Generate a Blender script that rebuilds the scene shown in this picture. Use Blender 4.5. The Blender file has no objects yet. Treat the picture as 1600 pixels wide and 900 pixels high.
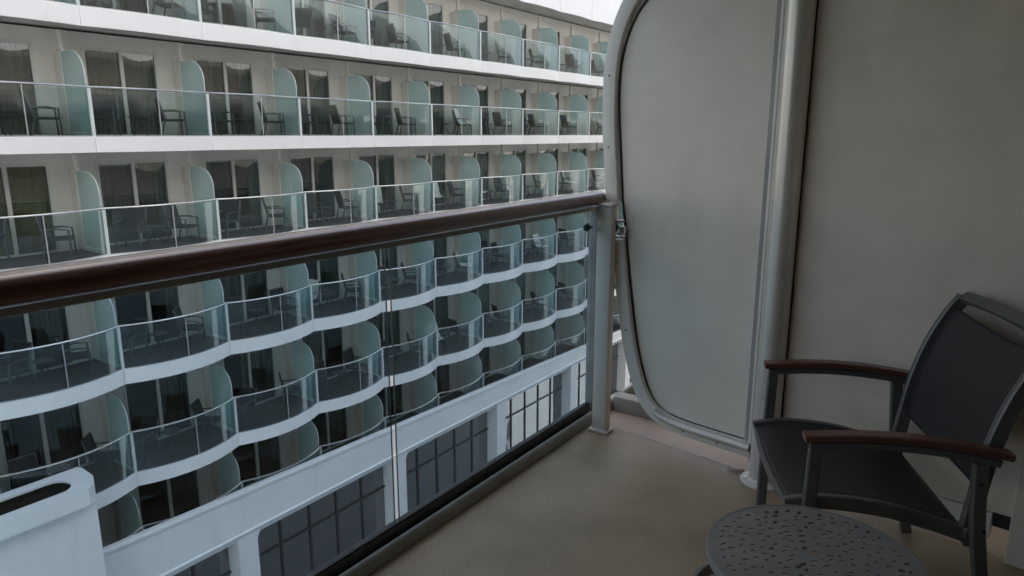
import bpy, bmesh, math, random
from mathutils import Vector, Matrix
from mathutils.geometry import delaunay_2d_cdt

S = bpy.context.scene
COL = S.collection
R = math.radians
random.seed(7)

# ------------------------------------------------------------------ camera
EYE = Vector((0, 0, 1.355))
cam_d = bpy.data.cameras.new('camera')
cam_d.sensor_width = 36.0
cam_d.lens = 36.0 * 1100.0 / 1600.0
cam_d.clip_start = 0.02
cam_d.clip_end = 3000
cam = bpy.data.objects.new('camera', cam_d)
COL.objects.link(cam)
PITCH, YAW = math.atan(240 / 1100.0), R(34.954)
fw = Vector((math.cos(YAW) * math.cos(PITCH), math.sin(YAW) * math.cos(PITCH), -math.sin(PITCH)))
cam.location = EYE
cam.rotation_euler = fw.to_track_quat('-Z', 'Y').to_euler()
S.camera = cam

# ------------------------------------------------------------------ sky and sun
SUN_EL, SUN_AZ = R(42), math.atan2(0.40, 0.916)      # azimuth measured from +Y towards +X
world = bpy.data.worlds.new('World')
S.world = world
world.use_nodes = True
wn = world.node_tree.nodes
wl = world.node_tree.links
wn.clear()
wo = wn.new('ShaderNodeOutputWorld')
wb = wn.new('ShaderNodeBackground')
ws = wn.new('ShaderNodeTexSky')
ws.sky_type = 'NISHITA'
ws.sun_disc = False
ws.sun_elevation = SUN_EL
ws.sun_rotation = SUN_AZ
ws.air_density = 1.0
ws.dust_density = 1.2
ws.ozone_density = 1.0
wb.inputs['Strength'].default_value = 0.13
# broken white cloud over the whole sky
wtc = wn.new('ShaderNodeTexCoord')
wmp = wn.new('ShaderNodeMapping')
wmp.inputs['Scale'].default_value = (1.0, 1.0, 1.8)
wno = wn.new('ShaderNodeTexNoise')
wno.inputs['Scale'].default_value = 2.1
wno.inputs['Detail'].default_value = 7
wno.inputs['Roughness'].default_value = 0.58
wcr = wn.new('ShaderNodeValToRGB')
wcr.color_ramp.elements[0].position = 0.46
wcr.color_ramp.elements[1].position = 0.65
wmx = wn.new('ShaderNodeMix')
wmx.data_type = 'RGBA'
wmx.inputs[7].default_value = (7.6, 7.6, 7.7, 1)
wl.new(wtc.outputs['Generated'], wmp.inputs['Vector'])
wl.new(wmp.outputs[0], wno.inputs['Vector'])
wl.new(wno.outputs['Fac'], wcr.inputs[0])
wl.new(wcr.outputs[0], wmx.inputs[0])
wl.new(ws.outputs[0], wmx.inputs[6])
wl.new(wmx.outputs[2], wb.inputs['Color'])
wl.new(wb.outputs[0], wo.inputs['Surface'])

sun_d = bpy.data.lights.new('sun', 'SUN')
sun_d.energy = 5.0
sun_d.angle = R(0.53)
sun_d.color = (1.0, 0.95, 0.88)
sun = bpy.data.objects.new('sun', sun_d)
COL.objects.link(sun)
sdir = Vector((math.sin(SUN_AZ) * math.cos(SUN_EL), math.cos(SUN_AZ) * math.cos(SUN_EL), math.sin(SUN_EL)))
sun.rotation_euler = sdir.to_track_quat('Z', 'Y').to_euler()
sun.location = (0, 40, 60)

S.view_settings.view_transform = 'Standard'
S.view_settings.look = 'None'
S.view_settings.exposure = 0.90
S.view_settings.gamma = 1.0
S.view_settings.use_curve_mapping = False
S.render.engine = 'CYCLES'
S.cycles.max_bounces = 12
S.cycles.diffuse_bounces = 6
S.cycles.glossy_bounces = 4
S.cycles.transmission_bounces = 8
S.cycles.transparent_max_bounces = 32
S.cycles.caustics_reflective = False
S.cycles.caustics_refractive = False
S.cycles.use_denoising = True

# ------------------------------------------------------------------ materials
def new_mat(name):
    m = bpy.data.materials.new(name)
    m.use_nodes = True
    nt = m.node_tree
    b = nt.nodes['Principled BSDF']
    return m, nt, b

def coords(nt, scale=(1, 1, 1), kind='Object'):
    tc = nt.nodes.new('ShaderNodeTexCoord')
    mp = nt.nodes.new('ShaderNodeMapping')
    mp.inputs['Scale'].default_value = scale
    nt.links.new(tc.outputs[kind], mp.inputs['Vector'])
    return mp.outputs[0]

def noise(nt, vec, scale, detail=4, rough=0.55):
    n = nt.nodes.new('ShaderNodeTexNoise')
    n.inputs['Scale'].default_value = scale
    n.inputs['Detail'].default_value = detail
    n.inputs['Roughness'].default_value = rough
    nt.links.new(vec, n.inputs['Vector'])
    return n.outputs['Fac']

def ramp(nt, fac, stops):
    r = nt.nodes.new('ShaderNodeValToRGB')
    e = r.color_ramp.elements
    e[0].position, e[0].color = stops[0][0], (*stops[0][1], 1)
    e[1].position, e[1].color = stops[-1][0], (*stops[-1][1], 1)
    for p, c in stops[1:-1]:
        x = e.new(p)
        x.color = (*c, 1)
    nt.links.new(fac, r.inputs[0])
    return r.outputs[0]

def bump(nt, b, h, strength, dist):
    bp = nt.nodes.new('ShaderNodeBump')
    bp.inputs['Strength'].default_value = strength
    bp.inputs['Distance'].default_value = dist
    nt.links.new(h, bp.inputs['Height'])
    nt.links.new(bp.outputs[0], b.inputs['Normal'])

def paint(name, col, col2, rough=0.45, nscale=1.5, fine=120, fbump=0.1, metal=0.0, stretch=(1, 1, 1), spec=0.5):
    m, nt, b = new_mat(name)
    v = coords(nt, stretch)
    n = noise(nt, v, nscale, 5)
    nt.links.new(ramp(nt, n, [(0.35, col2), (0.62, col)]), b.inputs['Base Color'])
    b.inputs['Roughness'].default_value = rough
    b.inputs['Metallic'].default_value = metal
    b.inputs['Specular IOR Level'].default_value = spec
    if fbump:
        bump(nt, b, noise(nt, v, fine, 2), fbump, 0.002)
    return m

def glass(name, tint, ior=1.5, gloss_rough=0.0, alpha_mix=None, body=None, waviness=0.0, dirt=0.0):
    """Thin architectural glass: tinted see-through body, Fresnel mirror on top."""
    m = bpy.data.materials.new(name)
    m.use_nodes = True
    nt = m.node_tree
    nt.nodes.clear()
    o = nt.nodes.new('ShaderNodeOutputMaterial')
    t = nt.nodes.new('ShaderNodeBsdfTransparent')
    t.inputs[0].default_value = (*tint, 1)
    base = t.outputs[0]
    if body is not None:
        d = nt.nodes.new('ShaderNodeBsdfDiffuse')
        d.inputs[0].default_value = (*body, 1)
        tl = nt.nodes.new('ShaderNodeBsdfTranslucent')
        tl.inputs[0].default_value = (*body, 1)
        mx = nt.nodes.new('ShaderNodeMixShader')
        mx.inputs[0].default_value = 0.5
        nt.links.new(d.outputs[0], mx.inputs[1])
        nt.links.new(tl.outputs[0], mx.inputs[2])
        m2 = nt.nodes.new('ShaderNodeMixShader')
        m2.inputs[0].default_value = alpha_mix
        nt.links.new(base, m2.inputs[1])
        nt.links.new(mx.outputs[0], m2.inputs[2])
        base = m2.outputs[0]
    if dirt:
        # dried salt film: uneven smears and droplet marks
        d = nt.nodes.new('ShaderNodeBsdfDiffuse')
        d.inputs[0].default_value = (0.75, 0.75, 0.73, 1)
        sm = ramp(nt, noise(nt, coords(nt, (1.2, 1.0, 0.5)), 3.5, 6, 0.65), [(0.42, (0.15, 0.15, 0.15)), (0.75, (1, 1, 1))])
        dr = ramp(nt, noise(nt, coords(nt, (1, 1, 0.7)), 75, 2, 0.5), [(0.70, (0, 0, 0)), (0.76, (1, 1, 1))])
        ad = nt.nodes.new('ShaderNodeMath')
        ad.operation = 'ADD'
        nt.links.new(sm, ad.inputs[0])
        nt.links.new(dr, ad.inputs[1])
        ml = nt.nodes.new('ShaderNodeMath')
        ml.operation = 'MULTIPLY'
        ml.inputs[1].default_value = dirt
        nt.links.new(ad.outputs[0], ml.inputs[0])
        m3 = nt.nodes.new('ShaderNodeMixShader')
        nt.links.new(ml.outputs[0], m3.inputs[0])
        nt.links.new(base, m3.inputs[1])
        nt.links.new(d.outputs[0], m3.inputs[2])
        base = m3.outputs[0]
    g = nt.nodes.new('ShaderNodeBsdfGlossy')
    g.inputs['Roughness'].default_value = gloss_rough
    # Schlick Fresnel, the same from both sides of the pane
    lw = nt.nodes.new('ShaderNodeLayerWeight')
    lw.inputs['Blend'].default_value = 0.5
    pw = nt.nodes.new('ShaderNodeMath')
    pw.operation = 'POWER'
    pw.inputs[1].default_value = 5.0
    nt.links.new(lw.outputs['Facing'], pw.inputs[0])
    f0 = ((ior - 1) / (ior + 1)) ** 2
    f = nt.nodes.new('ShaderNodeMath')
    f.operation = 'MULTIPLY_ADD'
    f.inputs[1].default_value = 1 - f0
    f.inputs[2].default_value = f0
    nt.links.new(pw.outputs[0], f.inputs[0])
    if waviness:
        v = coords(nt, (0.5, 0.5, 0.35))
        bp = nt.nodes.new('ShaderNodeBump')
        bp.inputs['Strength'].default_value = waviness
        bp.inputs['Distance'].default_value = 0.05
        nt.links.new(noise(nt, v, 1.6, 1), bp.inputs['Height'])
        nt.links.new(bp.outputs[0], g.inputs['Normal'])
    ms = nt.nodes.new('ShaderNodeMixShader')
    nt.links.new(f.outputs[0], ms.inputs[0])
    nt.links.new(base, ms.inputs[1])
    nt.links.new(g.outputs[0], ms.inputs[2])
    nt.links.new(ms.outputs[0], o.inputs['Surface'])
    return m

def stained(name, col, col2, stain, rough, nscale, stretch, amount=0.5, fine=160, fbump=0.12):
    m, nt, b = new_mat(name)
    v = coords(nt)
    base = ramp(nt, noise(nt, v, nscale, 6, 0.6), [(0.32, col2), (0.66, col)])
    st = ramp(nt, noise(nt, coords(nt, stretch), 2.2, 5, 0.6), [(0.56, (0, 0, 0)), (0.80, (1, 1, 1))])
    mul = nt.nodes.new('ShaderNodeMath')
    mul.operation = 'MULTIPLY'
    mul.inputs[1].default_value = amount
    nt.links.new(st, mul.inputs[0])
    mx = nt.nodes.new('ShaderNodeMix')
    mx.data_type = 'RGBA'
    nt.links.new(mul.outputs[0], mx.inputs[0])
    nt.links.new(base, mx.inputs[6])
    mx.inputs[7].default_value = (*stain, 1)
    nt.links.new(mx.outputs[2], b.inputs['Base Color'])
    rr_ = nt.nodes.new('ShaderNodeMapRange')
    rr_.inputs['To Min'].default_value = rough - 0.08
    rr_.inputs['To Max'].default_value = rough + 0.12
    nt.links.new(noise(nt, v, nscale * 2.3, 4), rr_.inputs['Value'])
    nt.links.new(rr_.outputs[0], b.inputs['Roughness'])
    bump(nt, b, noise(nt, v, fine, 3), fbump, 0.002)
    return m

M = {}
M['hull_white'] = stained('hull_white_paint', (0.80, 0.81, 0.82), (0.74, 0.75, 0.76), (0.60, 0.58, 0.54), 0.38, 0.7, (2.2, 2.2, 0.22), 0.35, 9, 0.10)
M['fascia'] = stained('fascia_white_paint', (0.82, 0.82, 0.825), (0.785, 0.79, 0.80), (0.66, 0.65, 0.63), 0.30, 0.6, (1.2, 1.2, 0.6), 0.25, 7, 0.06)
M['cabin_wall'] = stained('cabin_wall_paint', (0.74, 0.71, 0.66), (0.67, 0.64, 0.59), (0.55, 0.52, 0.47), 0.5, 0.9, (2.5, 2.5, 0.35), 0.4, 40, 0.08)
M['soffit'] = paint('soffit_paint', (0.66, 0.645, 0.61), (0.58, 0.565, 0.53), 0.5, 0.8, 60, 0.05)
M['deck_carpet'] = paint('deck_covering', (0.085, 0.06, 0.055), (0.05, 0.037, 0.035), 0.7, 2.2, 90, 0.2)
M['rail_metal'] = paint('rail_aluminium', (0.56, 0.58, 0.60), (0.46, 0.48, 0.50), 0.26, 2, 60, 0.0, metal=0.5)
M['post_white'] = paint('post_paint', (0.62, 0.68, 0.68), (0.54, 0.60, 0.61), 0.4, 2, 60, 0.0)
M['door_frame'] = paint('door_frame_paint', (0.66, 0.65, 0.61), (0.58, 0.57, 0.53), 0.4, 2, 60, 0.0)
M['curtain'] = paint('curtain_cloth', (0.42, 0.42, 0.385), (0.27, 0.275, 0.255), 0.9, 3, 60, 0.0, stretch=(4, 1, 0.3))
M['curtain_olive'] = paint('curtain_olive_cloth', (0.46, 0.44, 0.10), (0.36, 0.34, 0.08), 0.9, 3, 60, 0.0, stretch=(4, 1, 0.3))
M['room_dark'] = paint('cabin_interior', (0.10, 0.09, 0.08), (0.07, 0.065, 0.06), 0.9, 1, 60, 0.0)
M['far_glass'] = glass('balustrade_glass', (0.80, 0.885, 0.895), 1.68, 0.0, waviness=0.3)
M['far_frost'] = glass('frosted_divider_glass', (0.80, 0.89, 0.88), 1.45, 0.25, 0.56, (0.66, 0.80, 0.79))
M['door_glass'] = glass('door_glass', (0.66, 0.69, 0.67), 1.95, 0.0, waviness=0.35)
M['prom_glass'] = glass('promenade_window_glass', (0.55, 0.50, 0.50), 3.0, 0.0, waviness=0.5)
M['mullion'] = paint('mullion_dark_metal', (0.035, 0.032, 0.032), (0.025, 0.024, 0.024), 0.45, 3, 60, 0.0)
M['far_chair_dark'] = paint('dark_chair_fabric', (0.035, 0.036, 0.042), (0.025, 0.026, 0.03), 0.7, 4, 90, 0.0)
M['far_chair_metal'] = paint('chair_grey_metal', (0.12, 0.125, 0.13), (0.09, 0.095, 0.10), 0.4, 4, 90, 0.0, metal=0.4)
M['towel'] = paint('white_towel_cloth', (0.78, 0.77, 0.74), (0.68, 0.67, 0.64), 0.95, 6, 200, 0.3)
M['near_glass'] = glass('near_balustrade_glass', (0.80, 0.88, 0.935), 1.42, 0.0, dirt=0.035)
M['dark_pane'] = paint('dark_door_glass', (0.03, 0.03, 0.03), (0.025, 0.025, 0.025), 0.05, 1, 60, 0.0)
M['clear_acrylic'] = glass('clear_bracket_acrylic', (0.86, 0.88, 0.88), 1.5, 0.03)
M['partition'] = stained('partition_paint', (0.88, 0.785, 0.65), (0.785, 0.70, 0.575), (0.64, 0.56, 0.46), 0.50, 4.2, (3.0, 3.0, 1.2), 0.42, 150, 0.4)
M['end_wall'] = stained('end_wall_shaded_paint', (0.76, 0.645, 0.525), (0.665, 0.56, 0.455), (0.55, 0.455, 0.37), 0.52, 4.2, (3.0, 3.0, 1.2), 0.42, 150, 0.4)  # partition paint copied darker and warmer, the wall's dimmer light put into the colour
M['partition_frame'] = stained('partition_frame_paint', (0.82, 0.75, 0.65), (0.75, 0.685, 0.595), (0.50, 0.46, 0.40), 0.36, 4, (5, 5, 2), 0.5, 120, 0.08)
M['pole'] = paint('pole_metal_paint', (0.72, 0.655, 0.57), (0.64, 0.585, 0.51), 0.28, 3, 200, 0.03, metal=0.3)
M['gasket'] = paint('black_gasket', (0.02, 0.02, 0.02), (0.012, 0.012, 0.012), 0.5, 3, 60, 0.0)
M['bead'] = paint('sealant_bead', (0.70, 0.68, 0.62), (0.30, 0.29, 0.27), 0.4, 9, 60, 0.0)
M['base_pink'] = stained('tan_paint_and_lit_floor', (0.52, 0.41, 0.33), (0.44, 0.345, 0.28), (0.30, 0.25, 0.21), 0.55, 5, (4, 4, 4), 0.5, 160, 0.15)  # on the next balcony's floor the pinker tone stands for its brighter light
M['channel'] = paint('channel_dark_metal', (0.12, 0.115, 0.10), (0.085, 0.082, 0.074), 0.38, 5, 120, 0.0, metal=0.5)
M['kerb'] = paint('kerb_grey_paint', (0.40, 0.39, 0.35), (0.30, 0.29, 0.265), 0.5, 6, 120, 0.1)
M['chair_metal'] = paint('chair_gunmetal', (0.155, 0.147, 0.135), (0.12, 0.114, 0.105), 0.36, 5, 200, 0.03, metal=0.35)
M['table_metal'] = stained('table_gunmetal', (0.25, 0.243, 0.232), (0.20, 0.195, 0.187), (0.13, 0.105, 0.09), 0.40, 9, (9, 9, 9), 0.6, 200, 0.1)
M['black_plastic'] = paint('black_plastic', (0.02, 0.02, 0.02), (0.015, 0.015, 0.015), 0.5, 5, 60, 0.0)
M['chrome'] = paint('stainless_steel', (0.68, 0.69, 0.70), (0.6, 0.6, 0.61), 0.18, 5, 60, 0.0, metal=1.0)

def floor_material():
    m, nt, b = new_mat('balcony_vinyl_floor')
    v = coords(nt)
    big = noise(nt, v, 2.2, 5, 0.6)
    fine = noise(nt, v, 130, 3, 0.8)
    c1 = ramp(nt, big, [(0.3, (0.29, 0.212, 0.13)), (0.5, (0.39, 0.285, 0.178)), (0.7, (0.46, 0.337, 0.212))])
    c2 = ramp(nt, fine, [(0.34, (0.76, 0.76, 0.76)), (0.66, (1.15, 1.13, 1.10))])
    mx = nt.nodes.new('ShaderNodeMix')
    mx.data_type = 'RGBA'
    mx.blend_type = 'MULTIPLY'
    mx.inputs[0].default_value = 1.0
    nt.links.new(c1, mx.inputs[6])
    nt.links.new(c2, mx.inputs[7])
    nt.links.new(mx.outputs[2], b.inputs['Base Color'])
    b.inputs['Roughness'].default_value = 0.48
    b.inputs['Specular IOR Level'].default_value = 0.5
    bump(nt, b, fine, 0.3, 0.003)
    return m
M['floor'] = floor_material()

def wood_material(name, c1, c2, coat):
    m, nt, b = new_mat(name)
    v = coords(nt, (1.2, 26, 26))
    n = noise(nt, v, 3.0, 6, 0.6)
    nt.links.new(ramp(nt, n, [(0.3, c2), (0.7, c1)]), b.inputs['Base Color'])
    b.inputs['Roughness'].default_value = 0.34
    b.inputs['Coat Weight'].default_value = coat
    b.inputs['Coat Roughness'].default_value = 0.16
    bump(nt, b, noise(nt, coords(nt, (6, 90, 90)), 4, 3), 0.06, 0.002)
    return m
M['rail_wood'] = wood_material('varnished_handrail_wood', (0.175, 0.046, 0.025), (0.10, 0.027, 0.015), 0.9)
M['arm_wood'] = wood_material('armrest_wood', (0.16, 0.062, 0.038), (0.105, 0.038, 0.025), 0.1)

def sling_material():
    m, nt, b = new_mat('black_woven_sling')
    v = coords(nt, (1, 1, 1), 'UV')
    br = nt.nodes.new('ShaderNodeTexBrick')
    br.offset = 0.5
    br.inputs['Color1'].default_value = (0.026, 0.025, 0.025, 1)
    br.inputs['Color2'].default_value = (0.062, 0.060, 0.058, 1)
    br.inputs['Mortar'].default_value = (0.004, 0.004, 0.004, 1)
    br.inputs['Scale'].default_value = 1.0
    br.inputs['Mortar Size'].default_value = 0.0016
    br.inputs['Brick Width'].default_value = 0.011
    br.inputs['Row Height'].default_value = 0.0064
    nt.links.new(v, br.inputs['Vector'])
    nt.links.new(br.outputs['Color'], b.inputs['Base Color'])
    b.inputs['Roughness'].default_value = 0.55
    bump(nt, b, br.outputs['Fac'], -0.4, 0.001)
    return m
M['sling'] = sling_material()
M['sling_hem'] = paint('black_sling_hem', (0.020, 0.019, 0.018), (0.015, 0.014, 0.013), 0.6, 9, 300, 0.2)

def water_material():
    m, nt, b = new_mat('harbour_water')
    b.inputs['Base Color'].default_value = (0.02, 0.05, 0.06, 1)
    b.inputs['Roughness'].default_value = 0.06
    b.inputs['IOR'].default_value = 1.33
    v = coords(nt, (1, 1, 1))
    bump(nt, b, noise(nt, v, 0.9, 5), 0.6, 0.25)
    return m
M['water'] = water_material()

# ------------------------------------------------------------------ helpers
def link(name, me, mat=None, parent=None, smooth=False):
    o = bpy.data.objects.new(name, me)
    COL.objects.link(o)
    if mat is not None and len(me.materials) == 0:
        me.materials.append(M[mat] if isinstance(mat, str) else mat)
    if smooth:
        me.polygons.foreach_set('use_smooth', [True] * len(me.polygons))
    if parent is not None:
        o.parent = parent
    return o

def empty(name, loc=(0, 0, 0), rz=0.0):
    o = bpy.data.objects.new(name, None)
    o.empty_display_size = 0.2
    COL.objects.link(o)
    o.location = loc
    o.rotation_euler = (0, 0, rz)
    return o

def tag(o, label=None, cat=None, group=None, kind=None):
    if label:
        o['label'] = label
    if cat:
        o['category'] = cat
    if group:
        o['group'] = group
    if kind:
        o['kind'] = kind
    return o

class MB:
    """Collects shapes; build() links them as one mesh object."""
    def __init__(self):
        self.bm = bmesh.new()
    def box(self, lo, hi, bev=0.0, mat=None, seg=2):
        bm = bmesh.new()
        vs = [bm.verts.new((x, y, z)) for x in (lo[0], hi[0]) for y in (lo[1], hi[1]) for z in (lo[2], hi[2])]
        for f in ((0, 1, 3, 2), (4, 6, 7, 5), (0, 4, 5, 1), (2, 3, 7, 6), (0, 2, 6, 4), (1, 5, 7, 3)):
            bm.faces.new([vs[i] for i in f])
        if bev:
            bmesh.ops.bevel(bm, geom=bm.edges[:], offset=bev, segments=seg, profile=0.5, affect='EDGES')
        self._merge(bm, mat)
        return self
    def prism(self, pts, axis, a, b, mat=None, bev=0.0):
        """pts: 2D outline; axis: 'x','y','z' extrusion axis between a and b."""
        bm = bmesh.new()
        def mk(p, t):
            if axis == 'z':
                return (p[0], p[1], t)
            if axis == 'y':
                return (p[0], t, p[1])
            return (t, p[0], p[1])
        v0 = [bm.verts.new(mk(p, a)) for p in pts]
        v1 = [bm.verts.new(mk(p, b)) for p in pts]
        n = len(pts)
        bm.faces.new(v0)
        bm.faces.new(v1[::-1])
        for i in range(n):
            bm.faces.new((v0[i], v1[i], v1[(i + 1) % n], v0[(i + 1) % n]))
        if bev:
            es = [e for e in bm.edges if len(e.link_faces) == 2 and e.calc_face_angle(0) > 0.9]
            bmesh.ops.bevel(bm, geom=es, offset=bev, segments=2, profile=0.5, affect='EDGES')
        self._merge(bm, mat)
        return self
    def sweep(self, path, prof, up=(0, 0, 1), closed_path=False, cap=True, mat=None):
        """prof: list of (a,b) offsets, a along side vector, b along the up-ish vector."""
        bm = bmesh.new()
        P = [Vector(p) for p in path]
        rings = []
        n = len(P)
        for i, p in enumerate(P):
            if closed_path:
                t = P[(i + 1) % n] - P[i - 1]
            else:
                t = P[min(i + 1, n - 1)] - P[max(i - 1, 0)]
            t.normalize()
            u = Vector(up)
            side = t.cross(u)
            if side.length < 1e-4:
                side = t.cross(Vector((1, 0, 0)))
            side.normalize()
            w = side.cross(t).normalized()
            # mitre scaling
            sc = 1.0
            if 0 < i < n - 1 or closed_path:
                d1 = (P[i] - P[i - 1]).normalized()
                c = max(0.35, d1.dot(t))
                sc = 1.0 / c
            rings.append([bm.verts.new(p + side * a * 1.0 + w * b * sc if abs(t.z) < 2 else p) for a, b in prof])
        m = len(prof)
        rng = range(n) if closed_path else range(n - 1)
        for i in rng:
            r0, r1 = rings[i], rings[(i + 1) % n]
            for j in range(m):
                bm.faces.new((r0[j], r0[(j + 1) % m], r1[(j + 1) % m], r1[j]))
        if cap and not closed_path:
            bm.faces.new(rings[0][::-1])
            bm.faces.new(rings[-1])
        self._merge(bm, mat)
        return self
    def tube(self, path, r, seg=8, up=(0, 0, 1), sy=1.0):
        prof = [(r * math.cos(2 * math.pi * k / seg), r * sy * math.sin(2 * math.pi * k / seg)) for k in range(seg)]
        return self.sweep(path, prof, up)
    def lathe(self, prof, center, seg=24):
        bm = bmesh.new()
        rings = []
        for r, z in prof:
            rings.append([bm.verts.new((center[0] + r * math.cos(2 * math.pi * k / seg), center[1] + r * math.sin(2 * math.pi * k / seg), center[2] + z)) for k in range(seg)])
        for a, b in zip(rings, rings[1:]):
            for k in range(seg):
                bm.faces.new((a[k], a[(k + 1) % seg], b[(k + 1) % seg], b[k]))
        bm.faces.new(rings[0][::-1])
        bm.faces.new(rings[-1])
        self._merge(bm, None)
        return self
    def quads(self, verts, faces):
        bm = bmesh.new()
        vs = [bm.verts.new(v) for v in verts]
        for f in faces:
            bm.faces.new([vs[i] for i in f])
        self._merge(bm, None)
        return self
    def _merge(self, bm, mat):
        bmesh.ops.recalc_face_normals(bm, faces=bm.faces[:])
        me = bpy.data.meshes.new('tmp')
        bm.to_mesh(me)
        bm.free()
        k = len(self.bm.faces)
        self.bm.from_mesh(me)
        bpy.data.meshes.remove(me)
        if mat:
            self.bm.faces.ensure_lookup_table()
            for f in self.bm.faces[k:]:
                f.material_index = mat
    def xform(self, mtx):
        bmesh.ops.transform(self.bm, matrix=mtx, verts=self.bm.verts[:])
        return self
    def mesh(self, name):
        me = bpy.data.meshes.new(name)
        self.bm.to_mesh(me)
        self.bm.free()
        return me
    def build(self, name, mat, parent=None, smooth=False):
        mats = mat if isinstance(mat, (list, tuple)) else [mat]
        me = self.mesh(name)
        for m in mats:
            me.materials.append(M[m])
        o = link(name, me, None, parent)
        if smooth:
            shade(me)
        return o

def shade(me, ang=40):
    me.polygons.foreach_set('use_smooth', [True] * len(me.polygons))
    bm = bmesh.new()
    bm.from_mesh(me)
    for e in bm.edges:
        e.smooth = not (len(e.link_faces) == 2 and e.calc_face_angle(0) > R(ang))
    bm.to_mesh(me)
    bm.free()

def copy_tree(o, parent=None):
    c = o.copy()
    COL.objects.link(c)
    if parent is not None:
        c.parent = parent
    for ch in o.children:
        copy_tree(ch, c)
    return c

# ------------------------------------------------------------------ water and the shell of this ship
w = MB().quads([(-600, -600, -27), (900, -600, -27), (900, 900, -27), (-600, 900, -27)], [(0, 1, 2, 3)]).build('water', 'water')
tag(w, kind='structure')

DK = 2.62                        # deck height on this ship
SXA, SXB = -62, 60
for j in (-1, 1, 2, 3):
    z = DK * j
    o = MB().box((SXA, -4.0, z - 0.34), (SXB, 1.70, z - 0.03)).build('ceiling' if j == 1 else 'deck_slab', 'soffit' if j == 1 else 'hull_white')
    tag(o, kind='structure')
for j in (-1, 0, 1, 2):
    z = DK * j
    o = MB().box((SXA, -0.98, z - (0.03 if j else 0.0)), (SXB, -0.88, z + DK - 0.34)).build('cabin_wall', 'cabin_wall' if j else 'partition')
    tag(o, kind='structure')
o = MB().box((SXA, -4, -27.5), (SXB, 1.70, DK * -1 - 0.341)).build('hull_side', 'hull_white')
tag(o, kind='structure')
# the cabin's sliding glass door behind the camera
gd = empty('sliding_door', (0.2, -0.87, 0))
tag(gd, kind='structure')
for x0, x1 in ((-1.9, -0.32), (-0.28, 2.05)):
    o = MB().box((x0 - 0.2, 0.004, 0.06), (x1 - 0.2, 0.016, 2.1)).build('pane', 'dark_pane'); o.parent = gd
fr = MB().box((-2.18, -0.005, 0.0), (1.92, 0.03, 0.058)).box((-2.18, -0.005, 2.102), (1.92, 0.03, 2.18)).box((-2.18, -0.005, 0.059), (-2.105, 0.03, 2.101)).box((1.855, -0.005, 0.059), (1.92, 0.03, 2.101)).box((-0.518, -0.005, 0.059), (-0.482, 0.03, 2.101))
o = fr.build('frame', 'kerb'); o.parent = gd
o = MB().box((SXA, -4.0, DK * 3 - 0.029), (SXB, 1.69, 18.0)).build('bounce_wall', 'hull_white')  # unseen white wall added to bounce sunlight onto the ship alongside
tag(o, kind='structure')
o = MB().box((-1.90, -0.879, 0.001), (-1.84, 1.42, DK - 0.345)).build('partition_wall', 'partition')
tag(o, kind='structure')

# floor seam follows the partition line; the next balcony's floor beyond it is tinted lighter for its light
SEAM = [(2.69 + 0.1392 * t + 0.9903 * 0.036, 0.663 + 0.9903 * t - 0.1392 * 0.036) for t in (-1.557, 0.85)]
fl = MB().prism([(-4.0, -0.88), (SEAM[0][0], -0.88), SEAM[1], (-4.0, SEAM[1][1])], 'z', -0.36, 0.0).build('balcony_floor', 'floor')
tag(fl, kind='structure')
fl = MB().prism([(SEAM[0][0] + 0.001, -0.88), (9.0, -0.88), (9.0, SEAM[1][1]), (SEAM[1][0] + 0.001, SEAM[1][1])], 'z', -0.36, -0.003).build('balcony_floor', 'base_pink')
tag(fl, kind='structure')
sl = MB().box((SXA, -0.88, -0.36), (-4.002, SEAM[1][1], 0.0)).build('balcony_floor', 'floor')
tag(sl, kind='structure')

# deck edge kerb with a rounded top
kb = MB()
prof = [(1.501, -0.34), (1.501, 0.034), (1.503, 0.042), (1.508, 0.048), (1.514, 0.050), (1.520, 0.048), (1.524, 0.042), (1.526, 0.034), (1.526, 0.004), (1.574, 0.004), (1.574, -0.34)]
kb.prism(prof, 'x', SXA, 14.0)
k = kb.build('kerb', 'kerb', smooth=True)
tag(k, kind='structure')

# ------------------------------------------------------------------ balustrade of this balcony
bal = empty('balustrade', (0, 1.55, 0))
tag(bal, 'balcony balustrade with varnished brown wooden handrail over clear glass panes', 'railing')
def child(mb, name, mat, parent, smooth=False):
    o = mb.build(name, mat, None, smooth)
    o.parent = parent
    o.matrix_parent_inverse = parent.matrix_world.inverted() if parent.parent else Matrix.Translation(-parent.location) if parent.rotation_euler.z == 0 else parent.matrix_basis.inverted()
    return o
# handrail: flattened oval with a soft shoulder
hp = []
for k_ in range(28):
    a = 2 * math.pi * k_ / 28
    ca, sa = math.cos(a), math.sin(a)
    hp.append((1.502 + 0.049 * math.copysign(abs(ca) ** 0.85, ca), 1.074 + 0.033 * math.copysign(abs(sa) ** 0.85, sa)))
xs = [-4.0 + 6.70 * i / 40 for i in range(41)]
hv, hf = [], []
stations = [(x, 0.0, 1.0) for x in xs] + [(2.76, 0.0, 1.0), (2.80, 0.003, 0.98), (2.84, 0.002, 0.92), (2.866, -0.003, 0.80)]
for x, dz, s in stations:
    for (yy, zz) in hp:
        hv.append((x, 1.502 + (yy - 1.502) * s, 1.074 + (zz - 1.074) * s + dz))
nn = len(hp)
for i in range(len(stations) - 1):
    for j in range(nn):
        hf.append((i * nn + j, i * nn + (j + 1) % nn, (i + 1) * nn + (j + 1) % nn, (i + 1) * nn + j))
hf.append(tuple(range(nn))[::-1])
hf.append(tuple((len(stations) - 1) * nn + j for j in range(nn)))
child(MB().quads(hv, hf), 'handrail', 'rail_wood', bal, True)
child(MB().box((-4, 1.533, 1.014), (2.86, 1.567, 1.050), 0.004), 'top_channel', 'kerb', bal)
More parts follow.
